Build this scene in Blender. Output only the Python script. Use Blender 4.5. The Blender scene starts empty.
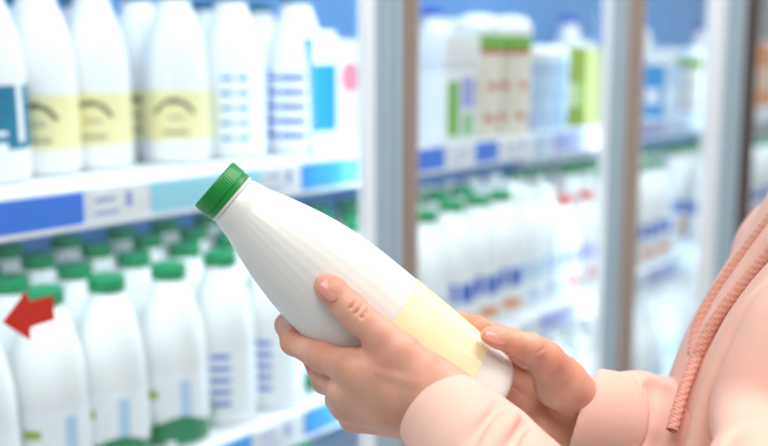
import bpy, bmesh, math, random
import numpy as np
from mathutils import Vector, Matrix
random.seed(4)
SC = bpy.context.scene
COL = SC.collection

# ------------------------------------------------------------------ camera frame
FPX = 1067.0
PIT = math.atan(167 / FPX)
YAW = math.atan(791 / FPX * math.cos(PIT))
CAM = np.array([0.0, -1.0, 1.5])
Fv = np.array([math.cos(YAW) * math.cos(PIT), math.sin(YAW) * math.cos(PIT), -math.sin(PIT)])
Rv = np.array([math.sin(YAW), -math.cos(YAW), 0.0])
Uv = np.cross(Rv, Fv)
S = 0.96                       # size of the person and what they hold


def ray(x, y):
    return Fv + (x - 384) / FPX * Rv - (y - 223) / FPX * Uv


def on_plane(x, y, axis, val):
    d = ray(x, y)
    t = (val - CAM[axis]) / d[axis]
    return CAM + t * d


def cam3(px, py, z):           # person space: x right, y down, z away from the lens, metres
    return np.array([(px - 384) * z / FPX, (py - 223) * z / FPX, z]) * S


def to_world(p):
    p = np.asarray(p, dtype=np.float64)
    return CAM + p[..., 0:1] * Rv - p[..., 1:2] * Uv + p[..., 2:3] * Fv


# ------------------------------------------------------------------ materials
def new_mat(name):
    m = bpy.data.materials.new(name)
    m.use_nodes = True
    return m, m.node_tree.nodes, m.node_tree.links, m.node_tree.nodes['Principled BSDF']


def lin(c):
    return tuple((v / 12.92 if v <= 0.04045 else ((v + 0.055) / 1.055) ** 2.4) for v in [q / 255 for q in c]) + (1.0,)


def mat(name, rgb, rough=0.5, metal=0.0, sss=0.0, sssr=(0.01, 0.01, 0.01), noise=0.0, nscale=30.0, bump=0.0, bscale=200.0, spec=0.5, aniso=None, coat=0.0):
    m, n, l, b = new_mat(name)
    b.inputs['Base Color'].default_value = lin(rgb)
    b.inputs['Roughness'].default_value = rough
    b.inputs['Metallic'].default_value = metal
    b.inputs['Specular IOR Level'].default_value = spec
    b.inputs['Coat Weight'].default_value = coat
    if sss:
        b.inputs['Subsurface Weight'].default_value = sss
        b.inputs['Subsurface Radius'].default_value = sssr
        b.inputs['Subsurface Scale'].default_value = 1.0
    tc = n.new('ShaderNodeTexCoord')
    if noise:
        t = n.new('ShaderNodeTexNoise')
        t.inputs['Scale'].default_value = nscale
        t.inputs['Detail'].default_value = 3
        l.new(tc.outputs['Object'], t.inputs['Vector'])
        mx = n.new('ShaderNodeMix')
        mx.data_type = 'RGBA'
        c = lin(rgb)
        mx.inputs[6].default_value = tuple(v * (1 - noise) for v in c[:3]) + (1,)
        mx.inputs[7].default_value = tuple(min(1, v * (1 + noise)) for v in c[:3]) + (1,)
        l.new(t.outputs['Fac'], mx.inputs[0])
        l.new(mx.outputs[2], b.inputs['Base Color'])
    if bump:
        t = n.new('ShaderNodeTexNoise')
        t.inputs['Scale'].default_value = bscale
        t.inputs['Detail'].default_value = 4
        l.new(tc.outputs['Object'], t.inputs['Vector'])
        bp = n.new('ShaderNodeBump')
        bp.inputs['Strength'].default_value = bump
        bp.inputs['Distance'].default_value = 0.001
        l.new(t.outputs['Fac'], bp.inputs['Height'])
        l.new(bp.outputs['Normal'], b.inputs['Normal'])
    return m


M = {}
M['plastic'] = mat('white_plastic', (231, 230, 224), 0.32, sss=0.25, sssr=(0.01, 0.01, 0.01), noise=0.01)
M['plastic_thin'] = mat('milk_plastic', (240, 241, 242), 0.35, noise=0.01)
M['green'] = mat('green_cap', (0, 132, 82), 0.35, noise=0.05)
M['green_deep'] = mat('green_held_cap', (10, 136, 58), 0.35, noise=0.08, nscale=120)
M['teal'] = mat('teal_print', (16, 120, 150), 0.4, noise=0.25, nscale=60)
M['tealcap'] = mat('teal_cap', (30, 110, 150), 0.4, noise=0.05)
M['cream'] = mat('cream_label', (240, 231, 186), 0.45, noise=0.02)
M['cream_l'] = mat('pale_cream_label', (247, 240, 200), 0.45, noise=0.02)
M['yellow'] = mat('yellow_label', (238, 230, 172), 0.45, noise=0.04)
M['amber'] = mat('amber_print', (225, 180, 70), 0.45, noise=0.04)
M['ink'] = mat('dark_print', (84, 84, 62), 0.5, noise=0.1)
M['grey_ink'] = mat('grey_print', (178, 176, 138), 0.5, noise=0.1)
M['paper'] = mat('white_label', (244, 247, 250), 0.45, noise=0.01)
M['sky'] = mat('cyan_print', (5, 150, 215), 0.45, noise=0.05)
M['blue'] = mat('blue_print', (40, 95, 205), 0.45, noise=0.05)
M['rail_blue'] = mat('blue_rail_insert', (62, 130, 240), 0.4, noise=0.05)
M['rail_cyan'] = mat('cyan_rail_insert', (20, 165, 250), 0.4, noise=0.05)
M['rail_pale'] = mat('pale_cyan_rail_insert', (165, 232, 250), 0.4, noise=0.03)
M['lav'] = mat('lavender_print', (165, 170, 230), 0.45, noise=0.05)
M['grass'] = mat('grass_green_print', (110, 185, 60), 0.45, noise=0.1)
M['mint'] = mat('mint_print', (150, 205, 150), 0.45, noise=0.1)
M['lime'] = mat('lime_print', (225, 235, 160), 0.45, noise=0.04)
M['olive'] = mat('olive_print', (165, 180, 50), 0.45, noise=0.06)
M['red'] = mat('red_print', (205, 50, 40), 0.45, noise=0.06)
M['darkred'] = mat('dark_red_cap', (125, 30, 40), 0.45, noise=0.06)
M['orange'] = mat('orange_print', (235, 140, 60), 0.45, noise=0.06)
M['pink'] = mat('pink_print', (240, 150, 170), 0.45, noise=0.06)
M['beige'] = mat('beige_print', (232, 226, 210), 0.45, noise=0.03)
M['icy'] = mat('icy_blue_print', (185, 215, 240), 0.45, noise=0.05)
M['arrow'] = mat('red_sticker', (200, 42, 24), 0.5, noise=0.04)
M['alu'] = mat('brushed_aluminium', (182, 200, 210), 0.45, 0.2, noise=0.06, nscale=8)
M['alu_dark'] = mat('bronze_aluminium', (178, 160, 150), 0.5, 0.15, noise=0.06, nscale=8)
M['gasket'] = mat('white_gasket', (245, 247, 250), 0.6, noise=0.01)
M['shelf'] = mat('white_enamel', (240, 244, 250), 0.35, noise=0.01)
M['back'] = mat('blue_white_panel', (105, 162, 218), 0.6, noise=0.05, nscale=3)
M['enddark'] = mat('dark_end_panel', (88, 72, 66), 0.45, noise=0.15, nscale=5)
M['floor'] = mat('pale_floor_tile', (205, 208, 212), 0.35, noise=0.05, nscale=4)
M['wall'] = mat('painted_wall', (225, 230, 236), 0.8, noise=0.02)
M['nail'] = mat('nail_plate', (228, 152, 136), 0.3, sss=0.2, sssr=(0.008, 0.003, 0.002), noise=0.03, nscale=200)
M['hoodie'] = mat('pink_fleece', (244, 198, 182), 0.9, noise=0.03, nscale=60, bump=0.35, bscale=900, spec=0.15)
M['cuff'] = mat('pink_cuff_rib', (243, 196, 180), 0.9, noise=0.03, nscale=60, bump=0.4, bscale=900, spec=0.15)
M['cord'] = mat('peach_braided_cord', (232, 172, 152), 0.8, noise=0.12, nscale=500, spec=0.2)
M['hair'] = mat('brown_hair', (96, 62, 40), 0.5, noise=0.25, nscale=80)
M['denim'] = mat('blue_denim', (70, 90, 130), 0.85, noise=0.12, nscale=200, bump=0.3)
M['shoe'] = mat('white_shoe', (228, 226, 222), 0.6, noise=0.03)
M['wire'] = mat('dark_rack_steel', (70, 62, 58), 0.4, 0.6, noise=0.1)


def skin_mat():
    m, n, l, b = new_mat('skin')
    tc = n.new('ShaderNodeTexCoord')
    t1 = n.new('ShaderNodeTexNoise'); t1.inputs['Scale'].default_value = 38; t1.inputs['Detail'].default_value = 4
    l.new(tc.outputs['Object'], t1.inputs['Vector'])
    rp = n.new('ShaderNodeValToRGB')
    rp.color_ramp.elements[0].position = 0.3; rp.color_ramp.elements[0].color = lin((216, 148, 121))
    rp.color_ramp.elements[1].position = 0.7; rp.color_ramp.elements[1].color = lin((232, 176, 151))
    l.new(t1.outputs['Fac'], rp.inputs['Fac'])
    l.new(rp.outputs['Color'], b.inputs['Base Color'])
    b.inputs['Roughness'].default_value = 0.48
    b.inputs['Subsurface Weight'].default_value = 0.15
    b.inputs['Subsurface Radius'].default_value = (0.007, 0.0026, 0.0014)
    b.inputs['Subsurface Scale'].default_value = 1.0
    v = n.new('ShaderNodeTexVoronoi'); v.inputs['Scale'].default_value = 900
    l.new(tc.outputs['Object'], v.inputs['Vector'])
    t2 = n.new('ShaderNodeTexNoise'); t2.inputs['Scale'].default_value = 260; t2.inputs['Detail'].default_value = 5
    l.new(tc.outputs['Object'], t2.inputs['Vector'])
    ad = n.new('ShaderNodeMath'); ad.operation = 'ADD'
    l.new(v.outputs['Distance'], ad.inputs[0]); l.new(t2.outputs['Fac'], ad.inputs[1])
    bp = n.new('ShaderNodeBump'); bp.inputs['Strength'].default_value = 0.22; bp.inputs['Distance'].default_value = 0.0008
    l.new(ad.outputs[0], bp.inputs['Height']); l.new(bp.outputs['Normal'], b.inputs['Normal'])
    return m


def glass_mat():
    m = bpy.data.materials.new('clear_glass'); m.use_nodes = True
    n, l = m.node_tree.nodes, m.node_tree.links
    for q in list(n): n.remove(q)
    out = n.new('ShaderNodeOutputMaterial')
    tr = n.new('ShaderNodeBsdfTransparent'); tr.inputs['Color'].default_value = (0.97, 0.985, 0.985, 1)
    gl = n.new('ShaderNodeBsdfGlossy'); gl.inputs['Roughness'].default_value = 0.02
    fr = n.new('ShaderNodeFresnel'); fr.inputs['IOR'].default_value = 1.45
    ge = n.new('ShaderNodeNewGeometry')             # thin pane: the same Fresnel on both of its faces
    mi = n.new('ShaderNodeMath'); mi.operation = 'MULTIPLY_ADD'
    mi.inputs[1].default_value = 1 / 1.45 - 1.45; mi.inputs[2].default_value = 1.45
    l.new(ge.outputs['Backfacing'], mi.inputs[0]); l.new(mi.outputs[0], fr.inputs['IOR'])
    mx = n.new('ShaderNodeMixShader')
    l.new(fr.outputs[0], mx.inputs[0]); l.new(tr.outputs[0], mx.inputs[1]); l.new(gl.outputs[0], mx.inputs[2])
    l.new(mx.outputs[0], out.inputs['Surface'])
    return m


def emit_mat(name, rgb, s):
    m, n, l, b = new_mat(name)
    b.inputs['Base Color'].default_value = (0.9, 0.9, 0.9, 1)
    b.inputs['Emission Color'].default_value = lin(rgb)
    b.inputs['Emission Strength'].default_value = s
    return m


M['skin'] = skin_mat()
M['glass'] = glass_mat()
M['led'] = emit_mat('led_tube', (235, 244, 255), 1.5)


# ------------------------------------------------------------------ object helpers
def tag(o, label=None, cat=None, group=None, kind=None):
    if label: o['label'] = label
    if cat: o['category'] = cat
    if group: o['group'] = group
    if kind: o['kind'] = kind
    return o


def empty(name, loc=(0, 0, 0), rz=0.0):
    o = bpy.data.objects.new(name, None)
    o.empty_display_size = 0.05
    COL.objects.link(o)
    o.location = loc
    o.rotation_euler = (0, 0, rz)
    return o


def link_mesh(name, me, mats, parent=None, smooth=True):
    o = bpy.data.objects.new(name, me)
    COL.objects.link(o)
    for m in (mats if isinstance(mats, (list, tuple)) else [mats]):
        me.materials.append(m)
    if smooth:
        me.polygons.foreach_set('use_smooth', [True] * len(me.polygons))
    if parent: o.parent = parent
    return o


def bm_obj(name, bm, mats, parent=None, smooth=False, autosmooth=None):
    bmesh.ops.recalc_face_normals(bm, faces=bm.faces)
    me = bpy.data.meshes.new(name)
    bm.to_mesh(me); bm.free()
    o = link_mesh(name, me, mats, parent, smooth)
    if autosmooth:
        me.polygons.foreach_set('use_smooth', [True] * len(me.polygons))
        me.set_sharp_from_angle(angle=math.radians(autosmooth))
    return o


def add_box(bm, lo, hi, bevel=0.0, mi=0):
    lo, hi = Vector(lo), Vector(hi)
    r = bmesh.ops.create_cube(bm, size=1.0)
    vs = r['verts']
    for v in vs:
        v.co = Vector([(lo[i] + hi[i]) / 2 + v.co[i] * (hi[i] - lo[i]) for i in range(3)])
    fs = list({f for v in vs for f in v.link_faces})
    for f in fs: f.material_index = mi
    if bevel:
        es = list({e for v in vs for e in v.link_edges})
        bmesh.ops.bevel(bm, geom=es, offset=bevel, segments=2, affect='EDGES', profile=0.7)


def box(name, lo, hi, m, parent=None, bevel=0.0):
    bm = bmesh.new(); add_box(bm, lo, hi, bevel)
    return bm_obj(name, bm, m, parent, autosmooth=35)


def lathe_bm(prof, seg=48, flute=0.0, nfl=20, fz=(0, 1), bm=None):
    """prof: (r, z) list from bottom to top; closes both ends when r == 0."""
    bm = bm or bmesh.new()
    rings = []
    for r, z in prof:
        if r <= 1e-6:
            rings.append([bm.verts.new((0, 0, z))]); continue
        ring = []
        for k in range(seg):
            a = 2 * math.pi * k / seg
            rr = r * (1 + (flute * math.cos(nfl * a) if fz[0] < z < fz[1] else 0))
            ring.append(bm.verts.new((rr * math.cos(a), rr * math.sin(a), z)))
        rings.append(ring)
    for a, b in zip(rings, rings[1:]):
        if len(a) == 1 and len(b) == 1: continue
        for k in range(seg):
            k2 = (k + 1) % seg
            if len(a) == 1: bm.faces.new((a[0], b[k2], b[k]))
            elif len(b) == 1: bm.faces.new((a[k], a[k2], b[0]))
            else: bm.faces.new((a[k], a[k2], b[k2], b[k]))
    return bm


def smooth_prof(pts, n=60):
    """monotone-ish Catmull-Rom through (z, r) points -> (r, z)."""
    z = np.array([p[0] for p in pts]); r = np.array([p[1] for p in pts])
    m = np.gradient(r, z)
    out = []
    for q in np.linspace(z[0], z[-1], n):
        i = min(max(np.searchsorted(z, q) - 1, 0), len(z) - 2)
        h = z[i + 1] - z[i]; t = (q - z[i]) / h
        v = (2*t**3-3*t**2+1)*r[i] + (t**3-2*t**2+t)*h*m[i] + (-2*t**3+3*t**2)*r[i+1] + (t**3-t**2)*h*m[i+1]
        out.append((float(v), float(q)))
    return out


def shell(rfun, z0, z1, pat, a0=-math.pi, a1=math.pi, na=96, nz=28, off=0.0004):
    """a label wrapped round a bottle; pat(angle, v) gives the material slot of each face."""
    bm = bmesh.new()
    g = []
    for j in range(nz + 1):
        z = z0 + (z1 - z0) * j / nz
        row = []
        for i in range(na + 1):
            a = a0 + (a1 - a0) * i / na
            r = rfun(z) + off
            row.append(bm.verts.new((r * math.cos(a), r * math.sin(a), z)))
        g.append(row)
    for j in range(nz):
        for i in range(na):
            f = bm.faces.new((g[j][i], g[j][i + 1], g[j + 1][i + 1], g[j + 1][i]))
            f.material_index = pat(a0 + (a1 - a0) * (i + .5) / na, (j + .5) / nz)
    if a1 - a0 > 6.28:
        bmesh.ops.remove_doubles(bm, verts=bm.verts, dist=1e-6)
    return bm


def copy_tree(o, parent=None):
    c = o.copy(); COL.objects.link(c)
    if parent: c.parent = parent
    for ch in list(o.children): copy_tree(ch, c)
    return c


# ------------------------------------------------------------------ SDF sculpting (numpy), surface nets
class Sdf:
    def __init__(self, lo, hi, h):
        self.lo = np.array(lo, dtype=np.float32); self.h = h
        self.n = np.ceil((np.array(hi) - self.lo) / h).astype(int) + 1
        self.v = np.full(self.n, 0.5, dtype=np.float32)

    def sub(self, lo, hi):
        i0 = np.clip(np.floor((np.array(lo) - self.lo) / self.h).astype(int), 0, self.n - 1)
        i1 = np.clip(np.ceil((np.array(hi) - self.lo) / self.h).astype(int) + 1, 1, self.n)
        sl = tuple(slice(a, b) for a, b in zip(i0, i1))
        ax = [self.lo[k] + self.h * np.arange(i0[k], i1[k], dtype=np.float32) for k in range(3)]
        return sl, ax[0][:, None, None], ax[1][None, :, None], ax[2][None, None, :]

    @staticmethod
    def cone(X, Y, Z, a, b, ra, rb):
        ba = b - a; L2 = float(ba @ ba) + 1e-12
        x, y, z = X - a[0], Y - a[1], Z - a[2]
        t = np.clip((x * ba[0] + y * ba[1] + z * ba[2]) / L2, 0, 1)
        dx, dy, dz = x - t * ba[0], y - t * ba[1], z - t * ba[2]
        return np.sqrt(dx * dx + dy * dy + dz * dz) - (ra + (rb - ra) * t)

    @staticmethod
    def smin(a, b, k):
        if k <= 0: return np.minimum(a, b)
        h = np.clip(0.5 + 0.5 * (b - a) / k, 0, 1)
        return b + (a - b) * h - k * h * (1 - h)

    def add(self, pa, pb, ra, rb, k=0.004, sign=1):
        m = max(ra, rb) + 3 * abs(k) + 0.006
        lo = np.minimum(pa, pb) - m; hi = np.maximum(pa, pb) + m
        sl, X, Y, Z = self.sub(lo, hi)
        if self.v[sl].size == 0: return
        d = self.cone(X, Y, Z, pa, pb, ra, rb)
        if sign > 0: self.v[sl] = self.smin(self.v[sl], d, k)
        else: self.v[sl] = -self.smin(-self.v[sl], d, k)

    def chain(self, pts, k=0.004):
        for (p, r), (q, s) in zip(pts, pts[1:]): self.add(p, q, r, s, k)

    def merge(self, other, k=0):
        self.v = self.smin(self.v, other.v, k)

    def mesh(self):
        v = self.v
        ins = v < 0
        n = v.shape
        cs = np.zeros((n[0]-1, n[1]-1, n[2]-1), dtype=np.int8)
        for a in (0, 1):
            for b in (0, 1):
                for c in (0, 1):
                    cs += ins[a:n[0]-1+a, b:n[1]-1+b, c:n[2]-1+c]
        act = np.argwhere((cs > 0) & (cs < 8))
        idx = np.full(cs.shape, -1, dtype=np.int64)
        idx[act[:, 0], act[:, 1], act[:, 2]] = np.arange(len(act))
        acc = np.zeros((len(act), 3)); cnt = np.zeros(len(act))
        cor = [(a, b, c) for a in (0, 1) for b in (0, 1) for c in (0, 1)]
        for p in cor:
            for ax in range(3):
                if p[ax]: continue
                q = list(p); q[ax] = 1
                va = v[act[:, 0]+p[0], act[:, 1]+p[1], act[:, 2]+p[2]].astype(np.float64)
                vb = v[act[:, 0]+q[0], act[:, 1]+q[1], act[:, 2]+q[2]].astype(np.float64)
                m = (va < 0) != (vb < 0)
                t = np.where(m, va / np.where(m, va - vb, 1), 0)
                pos = np.tile(np.array(p, dtype=np.float64), (len(act), 1)); pos[:, ax] += t
                acc += np.where(m[:, None], pos, 0); cnt += m
        V = (acc / cnt[:, None] + act) * self.h + self.lo
        quads = []
        for ax in range(3):
            sl0 = [slice(None)] * 3; sl1 = [slice(None)] * 3
            sl0[ax] = slice(0, n[ax]-1); sl1[ax] = slice(1, n[ax])
            A = ins[tuple(sl0)]; B = ins[tuple(sl1)]
            e = np.argwhere(A != B)
            o1, o2 = [(1, 2), (2, 0), (0, 1)][ax]
            e = e[(e[:, o1] > 0) & (e[:, o2] > 0) & (e[:, o1] < n[o1]-1) & (e[:, o2] < n[o2]-1)]
            flip = A[e[:, 0], e[:, 1], e[:, 2]]
            def cell(d1, d2):
                c = e.copy(); c[:, o1] -= d1; c[:, o2] -= d2
                return idx[c[:, 0], c[:, 1], c[:, 2]]
            q = np.stack([cell(1, 1), cell(0, 1), cell(0, 0), cell(1, 0)], 1)
            q = np.where(flip[:, None], q, q[:, ::-1])
            quads.append(q)
        return V, np.concatenate(quads)


def np_mesh(name, parts):
    V = []; Q = []; o = 0
    for v, q in parts:
        V.append(v); Q.append(q + o); o += len(v)
    V = np.concatenate(V); Q = np.concatenate(Q)
    me = bpy.data.meshes.new(name)
    me.vertices.add(len(V)); me.vertices.foreach_set('co', V.astype(np.float32).ravel())
    me.loops.add(Q.size); me.loops.foreach_set('vertex_index', Q.astype(np.int32).ravel())
    me.polygons.add(len(Q))
    me.polygons.foreach_set('loop_start', np.arange(0, Q.size, 4, dtype=np.int32))
    me.update(calc_edges=True)
    me.validate()
    return me


# ================================================================== THE COOLER
YS = 0.08                                       # shelf front edge
ZU, ZL, ZB = 1.335, 0.937, 0.52                 # shelf tops
floor = box('floor', (-4, -4, -0.06), (8, 4, 0), M['floor']); tag(floor, kind='structure')
wall = box('wall_back', (-4, 0.86, 0), (8, 0.96, 3.2), M['wall']); tag(wall, kind='structure')

cooler = empty('display_cooler', (1.8, 0.4, 0))
tag(cooler, 'long white glass-door display cooler stocked with dairy along the wall', 'cooler')
X0, X1 = 0.30, 4.90
inv = Matrix.Translation(-Vector(cooler.location))


def cpart(name, bm, m, parent=None, autosmooth=35):
    if parent is None:
        bm.transform(inv)
    else:
        bm.transform(inv)
    return bm_obj(name, bm, m, parent or cooler, autosmooth=autosmooth)


def cbox(name, lo, hi, m, parent=None, bevel=0.0):
    bm = bmesh.new(); add_box(bm, lo, hi, bevel)
    return cpart(name, bm, m, parent)


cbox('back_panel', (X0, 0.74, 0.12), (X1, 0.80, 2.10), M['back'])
cbox('base', (X0 - .04, -0.01, 0.0), (X1 + .04, 0.80, 0.12), M['shelf'], bevel=0.004)
cbox('canopy', (X0 - .04, -0.02, 2.08), (X1 + .04, 0.80, 2.30), M['shelf'], bevel=0.004)
cbox('side_panel', (X0 - .05, -0.01, 0.12), (X0, 0.80, 2.08), M['shelf'])
# mullion x ranges (front face): left door stile / right door stile
MUL = [(0.40, 0.52), (1.331, 1.448), (2.19, 2.365), (2.915, 3.21), (3.95, 4.12), (4.78, 4.86)]
for k, (a, b) in enumerate(MUL):
    c = (a + b) / 2 + .02
    bm = bmesh.new(); add_box(bm, (c - .012, 0.032, 0.12), (c + .030, 0.046, 2.08), 0.003)
    cpart('mullion', bm, M['shelf'])
    bm = bmesh.new()
    for s in (-1, 1):
        add_box(bm, (c + .009 + s*.012 - .006, 0.046, 0.25), (c + .009 + s*.012 + .006, 0.056, 2.0), 0.002)
    cpart('led_tube', bm, M['led'])


def door(xa, xb, wl, wr, ml, mr, gk=.022):
    """one framed glass door leaf closing the bay between xa and xb."""
    zl, zh = 0.14, 2.07
    bm = bmesh.new()
    add_box(bm, (xa, -0.012, zl), (xa + wl, 0.010, zh), 0.003, 0)
    d = cpart('glass_door', bm, ml)              # hinge stile carries the leaf
    def stile(x0, x1, m, grooves=2):
        bm = bmesh.new()
        add_box(bm, (x0, -0.012, zl), (x1, 0.010, zh), 0.003)
        w = x1 - x0
        for g in range(grooves):                 # extruded profile: raised fins with grooves between
            xs = x0 + w * (0.2 + 0.36 * g)
            add_box(bm, (xs, -0.020, zl), (xs + w * 0.22, -0.011, zh), 0.003)
        return bm
    cpart('stile', stile(xb - wr, xb, mr), mr, d)
    bm = bmesh.new(); w = wl
    for g in range(2):
        xs = xa + w * (0.2 + 0.36 * g)
        add_box(bm, (xs, -0.020, zl), (xs + w * 0.22, -0.011, zh), 0.003)
    cpart('fin', bm, ml, d)
    for z0, z1 in ((zl, zl + .07), (zh - .07, zh)):
        bm = bmesh.new(); add_box(bm, (xa + wl, -0.012, z0), (xb - wr, 0.010, z1), 0.003)
        cpart('rail', bm, M['alu'], d)
    bm = bmesh.new()
    for (p, q) in (((xa + wl, zl + .07), (xa + wl + .006, zh - .07)), ((xb - wr - gk, zl + .07), (xb - wr, zh - .07))):
        add_box(bm, (p[0], -0.008, p[1]), (q[0], 0.009, q[1]), 0.002)
    tag(cpart('gasket', bm, M['gasket'], d), 'white gasket')
    bm = bmesh.new(); add_box(bm, (xa + wl - .004, 0.001, zl + .066), (xb - wr + .004, 0.005, zh - .066))
    tag(cpart('glass_pane', bm, M['glass'], d, None), 'clear glass pane')
    return d


door(0.460, 1.400, 0.060, 0.069, M['alu_dark'], M['alu'])
door(1.402, 2.268, 0.042, 0.078, M['alu_dark'], M['alu'], .006)
door(2.270, 3.085, 0.100, 0.165, M['alu_dark'], M['alu'], .10)
door(3.088, 4.02, 0.125, 0.10, M['enddark'], M['alu'])
door(4.023, 4.85, 0.06, 0.08, M['enddark'], M['alu'])


def shelf(z, tags_, depth=0.60):
    bm = bmesh.new()
    add_box(bm, (X0 + .01, YS + .004, z - .022), (X1 - .01, YS + depth, z), 0.003)
    sh = cpart('shelf', bm, M['shelf'])
    bm = bmesh.new()
    add_box(bm, (X0 + .01, YS - .006, z - .046), (X1 - .01, YS + .004, z + .002), 0.002)
    add_box(bm, (X0 + .01, YS - .012, z - .047), (X1 - .01, YS - .004, z - .041), 0.001)
    cpart('price_rail', bm, M['shelf'], sh)
    for (xa, xb, m, marks) in tags_:
        bm = bmesh.new()
        add_box(bm, (xa, YS - .0085, z - .040), (xb, YS - .0062, z - .001), 0.0008, 0)
        # faint printed figures on the paper tags
        for (u0, u1, v0, v1) in marks:
            w = xb - xa
            add_box(bm, (xa + w*u0, YS - .0092, z - .040 + .039*v0), (xa + w*u1, YS - .0084, z - .040 + .039*v1), 0, 1)
        o = cpart('price_tag', bm, [M[m], M['lav']], sh)
    return sh


PM = [(.08, .42, .62, .74), (.08, .5, .2, .3), (.62, .74, .35, .85)]
shelf(ZU, [(.62, .835, 'rail_blue', []), (.845, .935, 'paper', PM), (.945, 1.155, 'rail_pale', []), (1.16, 1.245, 'paper', PM), (1.25, 1.42, 'rail_cyan', []),
           (1.46, 1.515, 'paper', PM), (1.565, 1.655, 'rail_blue', []), (1.67, 1.75, 'paper', PM), (1.765, 1.85, 'rail_blue', []), (1.87, 1.99, 'paper', PM),
           (2.0, 2.07, 'icy', []), (2.09, 2.29, 'lav', []), (2.40, 2.52, 'paper', PM), (2.54, 2.74, 'lav', []), (2.76, 2.9, 'icy', [])])
shelf(ZL, [(.62, .80, 'paper', PM), (.82, 1.0, 'rail_pale', []), (1.03, 1.125, 'rail_cyan', []), (1.135, 1.24, 'paper', PM), (1.25, 1.42, 'rail_cyan', []),
           (1.5, 1.6, 'paper', PM), (1.63, 1.75, 'icy', []), (1.8, 1.95, 'paper', PM), (2.05, 2.2, 'lav', []), (2.22, 2.3, 'paper', PM), (2.42, 2.6, 'icy', []), (2.65, 2.85, 'lav', [])])
shelf(ZB, [(.7, .9, 'rail_cyan', []), (1.0, 1.1, 'paper', PM), (1.2, 1.35, 'rail_cyan', []), (1.5, 1.65, 'paper', PM), (1.8, 2.0, 'icy', []), (2.45, 2.7, 'icy', [])])

# red arrow sticker on the left pane
pts = [(2, 322), (26, 290.5), (29, 301.5), (53, 295.5), (54.5, 320), (30, 327.5), (30.5, 341)]
bm = bmesh.new()
w = [on_plane(x, y, 1, 0.0005) for x, y in pts]
ctr = sum(w) / len(w)
fr = [bm.verts.new(Vector(q - ctr) + Vector((0, -.0006, 0))) for q in w]
bk = [bm.verts.new(Vector(q - ctr)) for q in w]
bm.faces.new(fr); bm.faces.new(bk[::-1])
for i in range(len(fr)):
    j = (i + 1) % len(fr); bm.faces.new((fr[i], fr[j], bk[j], bk[i]))
o = bm_obj('arrow_sticker', bm, M['arrow']); o.location = Vector(ctr)
tag(o, 'red arrow sticker pointing left on the glass in front of the lower left bottles', 'sticker')

# ================================================================== PRODUCTS
# milk bottle outline measured along its axis: (distance from the cap top, radius) in metres
K = 0.00075
PROF_HELD = [(22, 25), (30, 28), (42, 30.5), (57, 35.5), (75, 41), (95, 46.5), (127, 53), (165, 57), (210, 58.5), (270, 60), (325, 60)]
LEN = 349


def body_prof(k, sx=1.0):
    up = [((LEN - s) * k, r * k * sx) for s, r in PROF_HELD][::-1]     # z from base
    p = smooth_prof(up, 64)
    rb = up[0][1]; zb = up[0][0]
    base = [(0, 0.012 * rb / .04), (rb * .62, 0.002), (rb * .80, 0.0), (rb * .92, zb * .14), (rb * .985, zb * .42), (rb, zb * .75)]
    return base + p + [(up[-1][1] * .98, up[-1][0] + .001), (0, up[-1][0] + .001)], p


def rfun_of(p):
    zz = [q[1] for q in p]; rr = [q[0] for q in p]
    return lambda z: float(np.interp(z, zz, rr))


def cap_bm(k, r_px=28, h_px=21, ridges=60):
    z1 = LEN * k; z0 = z1 - h_px * k; r = r_px * k
    bm = bmesh.new()
    prof = [(0, z0), (r * .97, z0), (r, z0 + .0006), (r, z0 + .0030), (r * .965, z0 + .0034), (r * .965, z0 + .0042), (r, z0 + .0046), (r, z1 - .0016), (r * .985, z1 - .0005), (r * .95, z1), (r * .6, z1 - .0003), (0, z1 - .0003)]
    seg = ridges * 4
    lathe_bm(prof, seg, bm=bm)
    for v in bm.verts:
        if z0 + .004 < v.co.z < z1 - .001 and v.co.xy.length > r * .9:
            a = math.atan2(v.co.y, v.co.x)
            s = 1 + 0.007 * math.cos(ridges * a)
            v.co.x *= s; v.co.y *= s
    return bm


def ring_bm(k, r_px, s0, s1):
    z1 = (LEN - s0) * k; z0 = (LEN - s1) * k; r = r_px * k
    return lathe_bm([(0, z0), (r * .96, z0), (r, z0 + .0008), (r, z1 - .0008), (r * .96, z1), (0, z1)], 64)


def milk_bottle(cap_mat, label=None, mats=None, k=0.00072, sx=1.0, lab=(225, 322), body_mat='plastic_thin', a0=-math.pi, a1=math.pi, na=96, nz=28):
    root = empty('milk_bottle')
    prof, p = body_prof(k, sx)
    bm_obj('bottle_body', lathe_bm(prof, 48), M[body_mat], root, smooth=True, autosmooth=50)
    bm_obj('cap', cap_bm(k, 29 * sx, 27), M[cap_mat], root, autosmooth=40)
    if label:
        bm_obj('printed_label', shell(rfun_of(p), (LEN - lab[1]) * k, (LEN - lab[0]) * k, label, a0, a1, na, nz), [M[m] for m in mats], root, smooth=True)
    return root


FRONT = math.radians(-128)      # the side of a bottle that faces the aisle and the lens


def dang(a, c=FRONT):
    return (a - c + math.pi) % (2 * math.pi) - math.pi


def pat_yellow(a, v):           # pale yellow band with a dark curved logo and two lines of small print
    d = dang(a, FRONT - .15)
    rr = math.hypot(d / .62, (v - .42) / .42)
    if .82 < rr < 1.04 and v > .55 and abs(d) < .6: return 1
    if .12 < v < .2 and -.35 < d < .45: return 2
    if .42 < v < .5 and -.2 < d < .3: return 2
    return 0


def pat_teal(a, v):
    d = dang(a, FRONT + .1)
    if abs(d - .85) < .10 and v > .12: return 1
    if v < .35 and abs(d - .1) < .3 and (v * 10) % 2 < 1: return 1
    if .55 < v < .6 or .8 < v < .84: return 2
    return 0


def pat_lines(a, v):            # white label with rows of thin blue bars
    d = dang(a, FRONT - .05)
    row = (v * 5.0) % 1
    if .3 < row < .62 and v < .98:
        if -.45 < d < -.05 or .05 < d < .42: return 1
    return 0


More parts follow.
